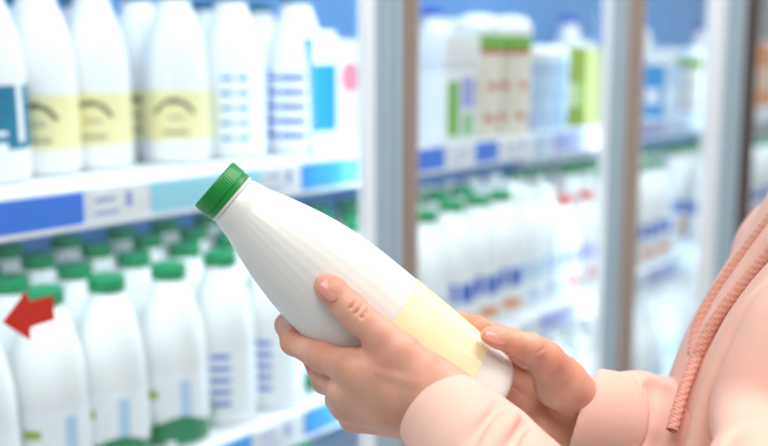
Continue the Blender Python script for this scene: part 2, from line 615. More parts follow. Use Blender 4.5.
def pat_column(a, v):            # one column of thick blue bars
    return 1 if .3 < (v * 5.0) % 1 < .66 and -.62 < dang(a) < -.05 else 0


def pat_bars(a, v):
    d = dang(a, FRONT - .35)
    row = (v * 5.0) % 1
    if .24 < row < .64:
        if abs(d) < .42: return 2
        if -1.2 < d < -.5: return 2
    if d < -.9 and d > -1.5: return 1 if row > .7 else 0
    return 0


def pat_greenfoot(a, v):        # green hill along the foot, small meadow picture, pale blue text block
    d = dang(a)
    hill = .34 + .07 * math.sin(3.1 * d + .6)
    if v < hill and (abs(d) > .12 or v > .06): return 1
    if .66 < v < .78 and -.75 < d < -.3: return 2
    if .70 < v < .76 and -.60 < d < -.45: return 4
    if .40 < v < .9 and .25 < d < .6: return 3
    return 0


def pat_blue(a, v):
    d = dang(a)
    if .55 < v < .9: return 1 if abs(math.sin(4 * d)) > .35 else 0
    if .1 < v < .3: return 2 if abs(d - .3) < .5 else 0
    return 0


TYPES = {}
TYPES['yellow'] = milk_bottle('tealcap', pat_yellow, ['yellow', 'ink', 'grey_ink'], k=.00078, sx=1.13, lab=(205, 300))
TYPES['teal'] = milk_bottle('tealcap', pat_teal, ['teal', 'paper', 'tealcap'], k=.00078, sx=1.13, lab=(185, 290))
TYPES['lines'] = milk_bottle('tealcap', pat_lines, ['paper', 'sky'], k=.00078, sx=1.13, lab=(165, 318), nz=50)
TYPES['bars'] = milk_bottle('tealcap', pat_bars, ['paper', 'sky', 'blue'], k=.00078, sx=1.13, lab=(165, 318), nz=50)
TYPES['green'] = milk_bottle('green', pat_greenfoot, ['paper', 'green', 'olive', 'icy', 'amber'], k=.00076, sx=1.15, lab=(200, 338), nz=44)
TYPES['glines'] = milk_bottle('green', pat_column, ['paper', 'blue'], k=.00076, sx=1.15, lab=(190, 310), nz=50)
TYPES['gblue'] = milk_bottle('green', pat_blue, ['paper', 'blue', 'orange'], k=.00079, sx=1.12, lab=(190, 330))
TYPES['rblue'] = milk_bottle('red', pat_blue, ['paper', 'lav', 'red'], k=.00066, lab=(170, 330))
TYPES['dred'] = milk_bottle('darkred', None, None, k=.00080)
TYPES['white'] = milk_bottle('plastic_thin', pat_blue, ['paper', 'icy', 'icy'], k=.00076, lab=(190, 330))


def tub(col_lid, cols, w=.1, h=.15, d=.1):
    root = empty('dairy_tub')
    bm = bmesh.new(); add_box(bm, (-w/2, -d/2, 0), (w/2, d/2, h * .72), .012, 0)
    for i, (u0, u1, v0, v1) in enumerate([(.12, .42, .1, .8), (.5, .9, .45, .85), (.55, .85, .08, .38)]):
        add_box(bm, (-w/2 + w*u0, -d/2 - .0006, h*.72*v0), (-w/2 + w*u1, -d/2 + .001, h*.72*v1), 0, 1 + i % (len(cols) - 1))
    bm_obj('tub_body', bm, [M[c] for c in cols], root, autosmooth=40)
    bm = bmesh.new(); add_box(bm, (-w/2 - .004, -d/2 - .004, h * .70), (w/2 + .004, d/2 + .004, h), .010, 0)
    bm_obj('lid', bm, M[col_lid], root, autosmooth=40)
    return root


def jar(cols, r=.037, h=.2):
    root = empty('yogurt_jar')
    p = smooth_prof([(0.004, r * .86), (h * .12, r * .95), (h * .4, r), (h * .68, r * .98)], 24)
    bm = lathe_bm([(0, 0), (r * .8, 0)] + p + [(0, h * .68)], 40)
    for f in bm.faces:
        c = f.calc_center_median(); a = math.atan2(c.y, c.x); u = c.z / h
        if (.12 < u < .2 or .38 < u < .44) and math.sin(7 * a + 20 * u) > .2: f.material_index = 1
    bm_obj('jar_body', bm, [M[cols[0]], M[cols[3]]], root, autosmooth=50)
    bm_obj('red_ring', lathe_bm([(0, h*.68), (r*1.0, h*.68), (r*1.0, h*.715), (0, h*.715)], 40), M[cols[3]], root, autosmooth=40)
    bm_obj('green_band', lathe_bm([(0, h*.715), (r*1.03, h*.715), (r*1.05, h*.73), (r*1.02, h*.83), (0, h*.83)], 40), M[cols[1]], root, autosmooth=40)
    bm_obj('domed_lid', lathe_bm([(0, h*.83), (r*1.04, h*.83), (r*1.04, h*.87), (r*.98, h*.93), (r*.75, h*.975), (r*.4, h*.995), (0, h)], 40), M[cols[2]], root, autosmooth=50)
    return root


def carton(cols, w=.085, h=.17, d=.085, capm='plastic_thin', flat=False, dot=None):
    root = empty('dairy_carton')
    bm = bmesh.new()
    hb = h * (.86 if not flat else .97)
    x, y = w/2, d/2
    v = [bm.verts.new(c) for c in [(-x,-y,0),(x,-y,0),(x,y,0),(-x,y,0),(-x,-y,hb),(x,-y,hb),(x,y,hb),(-x,y,hb)]]
    fs = [(0,1,5,4,0),(1,2,6,5,1),(2,3,7,6,0),(3,0,4,7,1),(3,2,1,0,2)]
    for a,b,c,e,mi in fs:
        f = bm.faces.new((v[a],v[b],v[c],v[e])); f.material_index = mi
    if flat:
        f = bm.faces.new((v[4],v[5],v[6],v[7])); f.material_index = 2
    else:
        t0 = bm.verts.new((-x, 0, h)); t1 = bm.verts.new((x, 0, h))
        for q in ((v[4],v[5],t1,t0),(v[6],v[7],t0,t1),(v[5],v[6],t1),(v[7],v[4],t0)):
            f = bm.faces.new(q); f.material_index = 2
    # printed panel on the front and on the left side
    if dot:                                      # coloured left half, round mark on the right
        add_box(bm, (-x*.98, -y - .0005, hb*.2), (-x*.05, -y + .001, hb*.78), 0, 3)
        r_ = bmesh.ops.create_circle(bm, cap_ends=True, radius=w*.2, segments=32, matrix=Matrix.Translation((x*.55, -y - .0006, hb*.66)) @ Matrix.Rotation(math.pi/2, 4, 'X'))
        for f in {f for q in r_['verts'] for f in q.link_faces}: f.material_index = 4
    else:
        add_box(bm, (-x*.7, -y - .0005, hb*.2), (x*.7, -y + .001, hb*.6), 0, 3)
    add_box(bm, (-x - .0005, -y*.7, hb*.25), (-x + .001, y*.2, hb*.55), 0, 3)
    bm_obj('carton_body', bm, [M[c] for c in cols], root)
    rc = w * .24
    cz = hb if flat else hb + (h - hb) * .35
    cb = lathe_bm([(0, 0), (rc, 0), (rc, .012), (rc*.92, .014), (0, .014)], 28)
    cb.transform(Matrix.Translation((0, 0 if flat else -y * .55, cz)))
    bm_obj('screw_cap', cb, M[capm], root, autosmooth=40)
    return root


TYPES['tub'] = tub('plastic_thin', ['paper', 'grass', 'lav', 'mint'], .12, .205, .11)
TYPES['jar'] = jar(['beige', 'grass', 'plastic_thin', 'red'], .047, .25)
TYPES['jar2'] = jar(['beige', 'grass', 'plastic_thin', 'pink'], .048, .19)
TYPES['icypot'] = jar(['icy', 'icy', 'plastic_thin', 'lav'], .040, .19)
TYPES['lime'] = carton(['lime', 'olive', 'plastic_thin', 'lime'], .13, .19, .09, flat=True)
TYPES['cyan'] = carton(['icy', 'sky', 'plastic_thin', 'paper'], .10, .165, .09, capm='plastic_thin')
TYPES['cyanpink'] = carton(['paper', 'sky', 'plastic_thin', 'sky', 'pink'], .13, .20, .08, flat=True, dot=True)
TYPES['bluetall'] = milk_bottle('blue', pat_blue, ['icy', 'blue', 'lav'], k=.00078, lab=(190, 330))
USED = set()


def place(kind, x, y, z, label, cat, group=None, rz=0.0):
    o = TYPES[kind]
    if kind in USED: o = copy_tree(o)
    USED.add(kind)
    for k_ in ('label', 'category', 'group'):
        if k_ in o: del o[k_]
    o.location = (x, y, z); o.rotation_euler = (0, 0, rz)
    tag(o, label, cat, group)
    return o


ORD = ['first', 'second', 'third', 'fourth', 'fifth', 'sixth', 'seventh', 'eighth', 'ninth', 'tenth', 'eleventh', 'twelfth']
# --- upper shelf, left bay: big white bottles
G1 = 'bottles on the upper left shelf'
ub = [('teal', -9, 182, 'white bottle with teal label cut by the left edge, upper left shelf'),
      ('yellow', 44, 174, 'white bottle with pale yellow label next to the teal-labelled bottle'),
      ('yellow', 98, 168, 'white bottle with pale yellow label, third from the left on the upper shelf'),
      ('yellow', 178, 162, 'white bottle with yellow label and dark arched logo facing forward'),
      ('lines', 234, 157, 'white bottle with rows of thin cyan lines above the held cap'),
      ('bars', 298, 153, 'white bottle with blue bar label, rightmost on the upper left shelf')]
for kd, px, py, lb in ub:
    q = on_plane(px, py, 2, ZU)
    place(kd, q[0], max(q[1], YS + .062), ZU, lb, 'bottle', G1)
q = on_plane(143, 158, 2, ZU)
place('yellow', q[0], q[1], ZU, 'shaded yellow-labelled bottle set back in the gap between two front bottles', 'bottle', G1)
for i, (px, py) in enumerate([(20, 148), (80, 146), (208, 140), (262, 137)]):
    q = on_plane(px, py, 2, ZU)
    place('lines', q[0], q[1], ZU, 'teal-capped bottle behind the front row, upper left shelf, %s from the left' % ORD[i], 'bottle', 'bottles in the back row of the upper left shelf')
place('cyanpink', 1.435, .19, ZU, 'cyan and white carton with pink print beside the blue-barred bottle', 'carton')

# --- lower shelf, left bay: green-capped bottles
G2 = 'green-capped bottles on the lower left shelf'
lx = [.615, .722, .828, .935, 1.045, 1.150, 1.255, 1.36]
ky = ['green', 'green', 'green', 'green', 'green', 'glines', 'glines', 'green']
for r in range(4):
    for i, x in enumerate(lx):
        jx, jy = random.uniform(-.006, .006), random.uniform(-.006, .006)
        kd = ky[i] if r == 0 else 'green'
        row = ['front', 'second', 'third', 'back'][r]
        if r == 0:
            lb = 'green-capped milk bottle, front row of the lower left shelf, %s from the left' % ORD[i]
            if kd == 'glines': lb = 'green-capped bottle with blue lined label on the lower left shelf, %s of the two' % ('left' if i == 5 else 'right')
        else:
            lb = 'green-capped milk bottle, %s row of the lower left shelf, %s from the left' % (row, ORD[i])
        place(kd, x + jx + r * .022, YS + .075 + jy + r * .105, ZL, lb, 'bottle', G2, rz=random.uniform(-.25, .25))
# --- bottom shelf
G3 = 'bottles on the bottom shelf'
for r in range(3):
    for i, x in enumerate([1.02, 1.12, 1.22, 1.33, 1.44]):
        place('green', x + r * .02, YS + .08 + r * .11, ZB, 'green-capped bottle, bottom shelf below the hand, %s row, %s from the left' % (['front', 'second', 'third'][r], ORD[i]), 'bottle', G3)
for r in range(2):
    for i, x in enumerate([1.75, 1.86, 1.97, 2.08, 2.19, 2.30, 2.42, 2.53, 2.64, 2.75, 2.86]):
        place(['white', 'green'][r], x + r * .02, YS + .07 + r * .15, ZB, ['white-capped', 'green-capped'][r] + ' bottle, bottom shelf right of the hands, %s row, %s from the left' % (['front', 'second'][r], ORD[i]), 'bottle', 'white bottles on the bottom shelf')

for r in range(2):
    for i, x in enumerate([2.99, 3.10, 3.21, 3.32, 3.43, 3.54, 3.65, 3.76, 3.87]):
        place('white', x + r * .02, YS + .12 + r * .16, ZB, 'white-capped bottle, bottom shelf toward the right post, %s row, %s from the left' % (['front', 'second'][r], ORD[i]), 'bottle', 'white bottles on the far bottom shelf')
# --- upper shelf, middle and right bays
def at(px, py, z=ZU):
    q = on_plane(px, py, 2, z); return q[0], q[1]


for kd, px, py, lb, c in [
        ('tub', 437, 127, 'white tub with green and lavender print next to the first door post', 'tub'),
        ('jar', 477, 121, 'jar with white domed lid and green band beside the white tub', 'jar'),
        ('jar', 508, 118, 'jar with white domed lid and green band, right of its twin', 'jar'),
        ('icypot', 535, 113, 'pale blue pot with white lid beside the green-banded jars', 'jar'),
        ('icypot', 550, 110, 'pale blue pot with white lid next to the lime carton', 'jar'),
        ('lime', 581, 107, 'lime and olive carton with white cap beside the middle door post', 'carton'),
        ('cyan', 655, 100, 'cyan gable-top carton on the far upper shelf right of the middle post', 'carton'),
        ('jar2', 692, 96, 'large pale jar with green band beside the far cyan carton', 'jar')]:
    x = on_plane(px, 100, 1, YS + .065)[0]
    place(kd, x, YS + .065, ZU, lb, c)
for i, (kd, px, py) in enumerate([('jar', 452, 112), ('bluetall', 432, 103), ('icypot', 520, 104), ('bluetall', 568, 97), ('jar2', 668, 88), ('bluetall', 700, 86), ('bluetall', 640, 88)]):
    x, y = on_plane(px, 80, 1, .34)[0], .34
    nm = {'jar': 'jar', 'jar2': 'jar', 'bluetall': 'bottle', 'icypot': 'jar'}[kd]
    d = {0: 'green-banded jar behind the white tub', 1: 'blue-capped bottle at the back behind the white tub', 2: 'pale blue pot behind the green-banded jars',
         3: 'blue-capped bottle at the back behind the lime carton', 4: 'green-banded jar behind the far cyan carton', 5: 'blue-capped bottle at the back beside the right post', 6: 'blue-capped bottle at the back right of the middle post'}[i]
    place(kd, x, y, ZU, d, nm)

# --- lower shelf, middle and right bays
mx = [1.50, 1.60, 1.70, 1.80, 1.90, 2.00, 2.10, 2.20, 2.31]
mk = ['gblue', 'green', 'green', 'gblue', 'gblue', 'gblue', 'white', 'white', 'rblue']
for r in range(3):
    for i, x in enumerate(mx):
        kd = mk[i] if r < 2 else ('green' if i < 5 else 'white')
        cap_ = {'gblue': 'green-capped', 'green': 'green-capped', 'rblue': 'red-capped', 'dred': 'dark red-capped', 'white': 'white-capped'}[kd]
        place(kd, x + random.uniform(-.006, .006) + r * .02, YS + .07 + r * .11, ZL,
              '%s bottle, lower middle-bay shelf, %s row, %s from the left' % (cap_, ['front', 'second', 'third'][r], ORD[i]), 'bottle', 'bottles on the lower shelf of the middle bay')
for r in range(3):
    for i, x in enumerate([2.42, 2.53, 2.64, 2.75, 2.86]):
        kd = ['rblue', 'gblue', 'gblue', 'gblue', 'gblue'][i] if r < 2 else 'green'
        place(kd, x + r * .02, YS + .07 + r * .11, ZL, '%s bottle, lower far-bay shelf, %s row, %s from the left' % ({'rblue': 'red-capped', 'dred': 'dark red-capped'}.get(kd, 'green-capped'), ['front', 'second', 'third'][r], ORD[i]),
              'bottle', 'bottles on the lower shelf of the far bay')

for i, x in enumerate([2.90, 3.02, 3.14, 3.26, 3.38]):
    place('dred', x, YS + .50, ZL, 'dark red-capped bottle at the back of the lower shelf, %s from the left' % ORD[i], 'bottle', 'dark red-capped bottles at the back')
# --- fourth bay: warm-coloured boxes and more bottles
def packet(m):
    root = empty('juice_box')
    bm = bmesh.new(); add_box(bm, (-.055, -.05, 0), (.055, .05, .20), .004, 0)
    bm_obj('box_body', bm, M[m], root, autosmooth=35)
    bm = bmesh.new(); add_box(bm, (-.04, -.0512, .05), (.04, -.0495, .13), 0, 0); add_box(bm, (-.0562, -.04, .05), (-.0545, .04, .13), 0, 0)
    bm_obj('front_panel', bm, M['beige'], root)
    bm_obj('screw_cap', lathe_bm([(0, .20), (.014, .20), (.014, .212), (.012, .214), (0, .214)], 24), M['plastic_thin'], root, autosmooth=40)
    return root


cl = ['orange', 'red', 'amber', 'olive']
PK = {m: packet(m) for m in cl}; pu = set()
for r in range(1):
    for i, x in enumerate([3.66, 3.78, 3.90, 4.02, 4.14]):
        m = cl[(i + 3 * r) % 4]
        o = PK[m]
        if m in pu: o = copy_tree(o)
        pu.add(m)
        o.location = (x, YS + .06 + .12 * r, ZU)
        tag(o, '%s juice box beyond the dark right post, %s row, %s from the post' % (m, ['front', 'second'][r], ORD[i]), 'box', 'juice boxes in the fourth bay')
for r in range(3):
    for i, x in enumerate([3.28, 3.40, 3.52, 3.64, 3.76, 3.88]):
        place('gblue' if r < 2 else 'green', x, YS + .07 + r * .11, ZL, 'green-capped bottle beyond the right post, %s row, %s from the post' % (['front', 'second', 'third'][r], ORD[i]), 'bottle', 'bottles in the fourth bay')
for r in range(2):
    for i, x in enumerate([3.10, 3.22, 3.34, 3.46, 3.58]):
        kd = ['cyan', 'jar2', 'cyan', 'jar2', 'jar2'][i]
        place(kd, x, YS + .32 + r * .12, ZU, '%s seen past the right post, %s row back, %s from the left' % ('cyan carton' if kd == 'cyan' else 'green-banded jar', ['nearer', 'farther'][r], ORD[i]), 'carton' if kd == 'cyan' else 'jar', 'cartons and jars deep in the fourth bay')

# ================================================================== HELD BOTTLE
AX = np.array([.760, .649])
b_top = cam3(213.5, 183.5, .777); b_bot = cam3(213.5 + .76 * LEN, 183.5 + .649 * LEN, .815)
wt, wb = to_world(b_top), to_world(b_bot)
kh = float(np.linalg.norm(wt - wb)) / LEN
held = empty('milk_bottle', wb)
zax = Vector((wt - wb)).normalized()
xax = Vector(-Fv); xax = (xax - zax * xax.dot(zax)).normalized()      # local +X faces the lens side
yax = zax.cross(xax)
held.rotation_euler = Matrix((xax, yax, zax)).transposed().to_euler()
tag(held, 'white milk bottle with green cap and cream label held tilted in both hands', 'bottle')
prof, ph = body_prof(kh)
bm_obj('bottle_body', lathe_bm(prof, 272, flute=.0018, nfl=34, fz=(.06, .22)), M['plastic'], held, autosmooth=60)
bm_obj('cap', cap_bm(kh), M['green_deep'], held, autosmooth=40)
bm_obj('tamper_ring', ring_bm(kh, 27.5, 21, 25), M['plastic'], held, autosmooth=40)


def pat_held(a, v):
    if .66 < a < .74 or 1.0 < a < 1.30: return 1
    if -.62 < a < -.22 and v > .90: return 2
    return 0


bm_obj('printed_label', shell(rfun_of(ph), (LEN - 306) * kh, (LEN - 210) * kh, pat_held, na=180, nz=24, off=.0003), [M['cream'], M['cream_l'], M['amber']], held, smooth=True)

# ================================================================== PERSON
H1 = 0.0011


def N(px, py, z, rpx):
    return cam3(px, py, z), rpx * z / FPX * S


def hand(lo, hi, fingers, palm, thumb, grooves, folds, kf=.004, kp=.008):
    g = Sdf(lo, hi, H1)
    for a, b in palm: g.add(a[0], b[0], a[1], b[1], .010)
    base = g.v.copy()
    res = None
    for f, k in [(thumb, .011)] + [(q, kp) for q in fingers]:
        t = Sdf(lo, hi, H1)
        t.chain(f, kf)
        m = Sdf.smin(base, t.v, k)
        res = m if res is None else Sdf.smin(res, m, .0012)
    g.v = res
    for a, b in folds: g.add(a[0], b[0], a[1], b[1], .004)
    for a, b, k in grooves: g.add(a[0], b[0], a[1], b[1], k, -1)
    return g.mesh()


def bounds(nodes, pad=.012):
    P_ = np.array([n[0] for n in nodes]); R_ = np.array([n[1] for n in nodes])[:, None]
    return (P_ - R_).min(0) - pad, (P_ + R_).max(0) + pad


# ---- left hand (near, back of the hand to the lens)
L_thumb = [N(326, 286, .7455, 12.5), N(332, 291, .744, 14.5), N(350, 308, .742, 16), N(363, 321, .741, 15.8), N(380, 335, .740, 17), N(400, 353, .739, 20), N(426, 380, .738, 27), N(448, 405, .738, 32)]
L_fing = [
    [N(356, 368, .748, 17), N(322, 357, .768, 14.5), N(294, 342, .796, 13), N(287, 325, .828, 11.5), N(302, 316, .846, 10)],
    [N(347, 389, .760, 16), N(338, 387, .782, 13.5), N(325, 381, .806, 12.5), N(308, 348, .838, 11), N(322, 331, .855, 10)],
    [N(346, 405, .774, 14.5), N(342, 404, .800, 13), N(338, 400, .822, 12), N(330, 366, .846, 10.5), N(345, 349, .859, 9.5)],
    [N(354, 418, .790, 12.5), N(352, 415, .812, 11), N(350, 410, .830, 10.5), N(347, 386, .850, 9.5), N(358, 372, .860, 8.5)]]
W = [N(446, 398, .738, 26), N(442, 407, .744, 26), N(440, 415, .752, 25), N(438, 422, .760, 22)]
L_palm = [(L_fing[i][0], W[i]) for i in range(4)]
L_palm += [(N(370, 378, .752, 17), N(430, 395, .742, 24)), (N(372, 398, .764, 18), N(430, 410, .75, 26)), (N(446, 405, .742, 31), N(470, 430, .722, 33)), (N(470, 430, .722, 33), N(540, 510, .672, 42)),
           (N(390, 362, .744, 15), N(362, 372, .748, 15))]
L_gr = []
for (x0, y0, x1, y1, z_) in [(348, 318, 364, 303, .7308), (343, 313, 358, 299, .7308), (354, 324, 368, 309, .7306)]:
    L_gr.append((N(x0, y0, z_ + .0022, .9), N((x0 + x1) / 2 + 1, (y0 + y1) / 2 + 1, z_ + .0001, .8), .0016))
    L_gr.append((N((x0 + x1) / 2 + 1, (y0 + y1) / 2 + 1, z_ + .0001, .8), N(x1, y1, z_ + .0022, .9), .0018))
L_gr += [(N(364, 344, .750, 1.2), N(374, 351, .7375, 1.0), .0025)]
L_fo = [(N(318, 374, .782, 9), N(338, 390, .764, 9)), (N(336, 392, .776, 8), N(344, 408, .780, 8)), (N(420, 384, .722, 4), N(380, 372, .732, 3))]
nodes = [n for f in L_fing + [L_thumb] for n in f] + [n for p in L_palm[:-2] for n in p]
lo, hi = bounds(nodes)
hand_l = hand(lo, hi, L_fing, L_palm, L_thumb, L_gr, L_fo)

# ---- right hand (far, palm to the lens)
R_thumb = [N(489, 335.5, .783, 8.8), N(499, 338, .783, 10.5), N(514, 343, .788, 11.8), N(530, 347, .795, 13.8), N(546, 359, .808, 17.5), N(560, 382, .833, 26), N(598, 414, .874, 21)]
R_fing = [
    [N(548, 366, .860, 16), N(512, 341, .848, 12.5), N(497, 335, .840, 11), N(478, 327, .834, 10), N(461, 319, .836, 8)],
    [N(538, 388, .872, 16), N(508, 372, .868, 13), N(485, 352, .852, 11.5), N(458, 336, .853, 10), N(440, 326, .850, 9)],
    [N(532, 408, .874, 15.5), N(505, 396, .870, 13), N(478, 380, .862, 11.5), N(452, 362, .862, 10), N(434, 350, .860, 9)],
    [N(530, 426, .868, 14.5), N(506, 418, .868, 12), N(482, 408, .860, 11), N(460, 392, .861, 9.5), N(446, 380, .860, 8.5)]]
R_palm = [(R_fing[0][0], N(590, 406, .876, 20)), (R_fing[1][0], N(590, 411, .877, 21)), (R_fing[2][0], N(590, 418, .877, 21)), (R_fing[3][0], N(590, 424, .875, 20)),
          (N(542, 428, .862, 21), N(590, 424, .872, 22)), (N(592, 414, .873, 29), N(640, 424, .880, 33)), (N(640, 424, .880, 33), N(690, 440, .90, 45))]
R_gr = [(N(505, 352, .780, 1.2), N(514, 366, .800, 1.5), .004), (N(514, 366, .800, 1.5), N(530, 379, .826, 1.4), .004), (N(533, 356, .782, .8), N(548, 346, .790, .8), .002),
        (N(545, 402, .842, 1.2), N(562, 425, .842, 1.0), .003), (N(520, 395, .853, 1.2), N(540, 412, .848, 1.0), .003)]
R_fo = [(N(512, 357, .800, 4), N(524, 365, .812, 4.5))]
nodes = [n for f in R_fing + [R_thumb] for n in f] + [n for p in R_palm[:-1] for n in p]
lo, hi = bounds(nodes)
hand_r = hand(lo, hi, R_fing, R_palm, R_thumb, R_gr, R_fo)

# ---- the rest of the body, coarse, in person space with world-vertical kept
UPc = np.array([0, -math.cos(PIT), -math.sin(PIT)])          # world up in person space
C3 = lambda x, y, z: np.array([x, y, z]) * S
shL, shR = C3(.440, .035, .735), C3(.400, .035, 1.015)
elL, elR = C3(.172, .262, .600), C3(.36, .25, .98)
wrL, wrR = N(470, 430, .722, 33), N(640, 424, .880, 33)
mid = (shL + shR) / 2
right_ = (shL - shR); right_ /= np.linalg.norm(right_)       # toward the person's left
fwd = np.cross(UPc, right_); fwd /= np.linalg.norm(fwd)
if fwd[0] > 0: fwd = -fwd
floor_drop = lambda p: float(to_world(p)[2])                 # height of a point over the floor


def at_h(base, h, f=0.0, s=0.0):                             # point over the floor at height h
    return base + UPc * (h - floor_drop(base)) + fwd * f + right_ * s


spine = mid - fwd * .035
bd = Sdf(np.minimum.reduce([shL, shR, elL, elR, at_h(spine, 0)]) - .30, np.maximum.reduce([shL, shR, elL, elR, at_h(spine, 1.75)]) + .30, .011)
hsh = floor_drop(mid)
ch = at_h(spine, hsh - .16)
for s in (-1, 1):
    bd.add(at_h(spine, hsh - .02, 0, s * .06), at_h(spine, hsh - .26, .02, s * .05), .055, .085, .03)
    bd.add(at_h(spine, hsh - .26, .02, s * .05), at_h(spine, hsh - .42, 0, s * .06), .085, .085, .03)
    bd.add(at_h(spine, hsh - .42, 0, s * .07), at_h(spine, .84, .0, s * .09), .09, .095, .03)
    bd.add(at_h(spine, .84, 0, s * .09), at_h(spine, .47, .02, s * .10), .085, .055, .02)
    bd.add(at_h(spine, .47, .02, s * .10), at_h(spine, .09, 0, s * .10), .054, .036, .02)
    bd.add(at_h(spine, .045, -.02, s * .10), at_h(spine, .035, .16, s * .115), .04, .03, .02)
bd.add(shL, elL, .047, .040, .02); bd.add(elL, wrL[0], .040, wrL[1], .01)
bd.add(shR, elR, .047, .040, .02); bd.add(elR, wrR[0], .040, wrR[1], .01)
bd.add(at_h(spine, hsh), shL, .05, .047, .02); bd.add(at_h(spine, hsh), shR, .05, .047, .02)
bd.add(at_h(spine, hsh - .02, .0), at_h(spine, hsh + .10, -.01), .052, .048, .02)
hd = at_h(spine, hsh + .225, -.015)
bd.add(hd + UPc * .03 - fwd * .015, hd + UPc * .02 - fwd * .01, .080, .080, .02)
bd.add(hd - UPc * .03 + fwd * .02, hd - UPc * .075 + fwd * .045, .058, .030, .03)
bd.add(hd + UPc * .0 + fwd * .085, hd - UPc * .03 + fwd * .098, .008, .013, .012)
for s in (-1, 1):
    bd.add(hd + right_ * s * .076 + UPc * .012, hd + right_ * s * .074 - UPc * .022, .014, .010, .006)
    bd.add(hd + right_ * s * .032 + fwd * .085 + UPc * .003, hd + right_ * s * .030 + fwd * .085 + UPc * .003, .012, .012, .006, -1)
bd.add(hd - UPc * .058 + fwd * .080 + right_ * .018, hd - UPc * .058 + fwd * .080 - right_ * .018, .006, .006, .006)
body = bd.mesh()

me = np_mesh('person', [(to_world(v), q) for v, q in (hand_l, hand_r, body)])
org = Vector(to_world(at_h(spine, 0.0)))
person = link_mesh('person', me, M['skin'])
me.transform(Matrix.Translation(-org)); person.location = org
tag(person, 'person in a pale pink hoodie holding the milk bottle in both hands', 'person')


def pchild(name, me_or_parts, m, parent=person, world=False):
    me_ = np_mesh(name, [(to_world(v), q) for v, q in me_or_parts]) if isinstance(me_or_parts, list) else me_or_parts
    me_.transform(Matrix.Translation(-org))
    return link_mesh(name, me_, m, parent)


# nails
def nail(c, along, normal, wd, ln, curve=.45):
    along = along / np.linalg.norm(along)
    normal = normal - along * (normal @ along); normal /= np.linalg.norm(normal)
    side = np.cross(along, normal)
    n = 17; vs = []; qs = []
    for lay in (0, 1):
        for j in range(n):
            for i in range(n):
                u, v = -1 + 2 * i / (n - 1), -1 + 2 * j / (n - 1)
                # squircle outline, rounder at the free end
                uu = u * math.sqrt(max(0, 1 - .38 * v * v)); vv = v * math.sqrt(max(0, 1 - .30 * u * u))
                h = -curve * uu * uu * wd - .10 * vv * vv * ln - (0.0009 if lay else 0)
                vs.append(c + side * uu * wd + along * vv * ln + normal * h)
    for lay in (0, 1):
        for j in range(n - 1):
            for i in range(n - 1):
                a = lay * n * n + j * n + i
                q = (a, a + 1, a + n + 1, a + n)
                qs.append(q if lay == 0 else q[::-1])
    ring = [i for i in range(n)] + [j * n + n - 1 for j in range(1, n)] + [(n - 1) * n + i for i in range(n - 2, -1, -1)] + [j * n for j in range(n - 2, 0, -1)]
    for a, b in zip(ring, ring[1:] + ring[:1]): qs.append((b, a, a + n * n, b + n * n))
    return np.array(vs), np.array(qs)


t0, t1 = L_thumb[0][0], L_thumb[2][0]
o = pchild('fingernail', [nail(cam3(331, 288.5, .7335), t0 - t1, np.array([.30, -.38, -1.0]), .0066, .0080)], M['nail']); tag(o, 'left thumbnail')
t0, t1 = R_thumb[0][0], R_thumb[2][0]
o = pchild('fingernail', [nail(cam3(497, 335, .7750), t0 - t1, np.array([.05, -.75, -.8]), .0058, .0088)], M['nail']); tag(o, 'right thumbnail')

# ---- hoodie
HH = .0019
def surf_z(g, px, py, z0=.60, z1=.97):
    """depth where the sight line through a point of the garment first meets the cloth."""
    for z in np.arange(z0, z1, .0015):
        p = cam3(px, py, z); i = np.round((p - g.lo) / g.h).astype(int)
        if (i < 0).any() or (i >= g.n).any(): continue
        if g.v[tuple(i)] < 0: return z
    return None


def dense(g, path, n=28):
    P_ = np.array(path, dtype=float); t = np.linspace(0, len(P_) - 1, n)
    q = np.stack([np.interp(t, range(len(P_)), P_[:, k]) for k in range(2)], 1)
    for _ in range(6): q[1:-1] = .25 * q[:-2] + .5 * q[1:-1] + .25 * q[2:]
    zz = [surf_z(g, *c) for c in q]
    ok = [i for i, z in enumerate(zz) if z is not None]
    zz = np.interp(range(n), ok, [zz[i] for i in ok])
    for _ in range(12): zz[1:-1] = .25 * zz[:-2] + .5 * zz[1:-1] + .25 * zz[2:]
    return q, zz


def crease(g, path, r, k, sign=-1, dz=0.0):
    q, zz = dense(g, path)
    nd = [N(x, y, z + dz, r) for (x, y), z in zip(q, zz)]
    for a, b in zip(nd, nd[1:]): g.add(a[0], b[0], a[1], b[1], k, sign)


# left sleeve
Ls = [N(433, 406, .742, 41), N(450, 423, .732, 46), N(474, 449, .715, 55), N(512, 489, .692, 60), N(560, 540, .665, 66), (elL, .062 * S)]
lo, hi = bounds(Ls, .02)
g = Sdf(lo, hi, HH)
g.chain(Ls, .012)
for a, b, k in [(N(512, 420, .69, 7), N(470, 470, .655, 6), .012), (N(530, 440, .68, 6), N(500, 490, .64, 6), .012), (N(515, 427, .708, 11), N(524, 442, .690, 13), .010)]:
    g.add(a[0], b[0], a[1], b[1], k)
for a, b, k in [(N(500, 405, .70, 2), N(448, 470, .655, 2), .010), (N(524, 425, .69, 2), N(490, 480, .64, 2), .012)]:
    g.add(a[0], b[0], a[1], b[1], k, -1)
# cut the mouth of the cuff flat and hollow it
ax = Ls[1][0] - Ls[0][0]; ax /= np.linalg.norm(ax)
sl, X, Y, Z = g.sub(lo, hi)
c0 = Ls[0][0]
pl = -((X - c0[0]) * ax[0] + (Y - c0[1]) * ax[1] + (Z - c0[2]) * ax[2])
g.v = -Sdf.smin(-g.v, -pl, .003)
g.add(c0 - ax * .03, c0 + ax * .020, Ls[0][1] - .0028, Ls[0][1] - .0028, .002, -1)
sl_mesh = g.mesh()
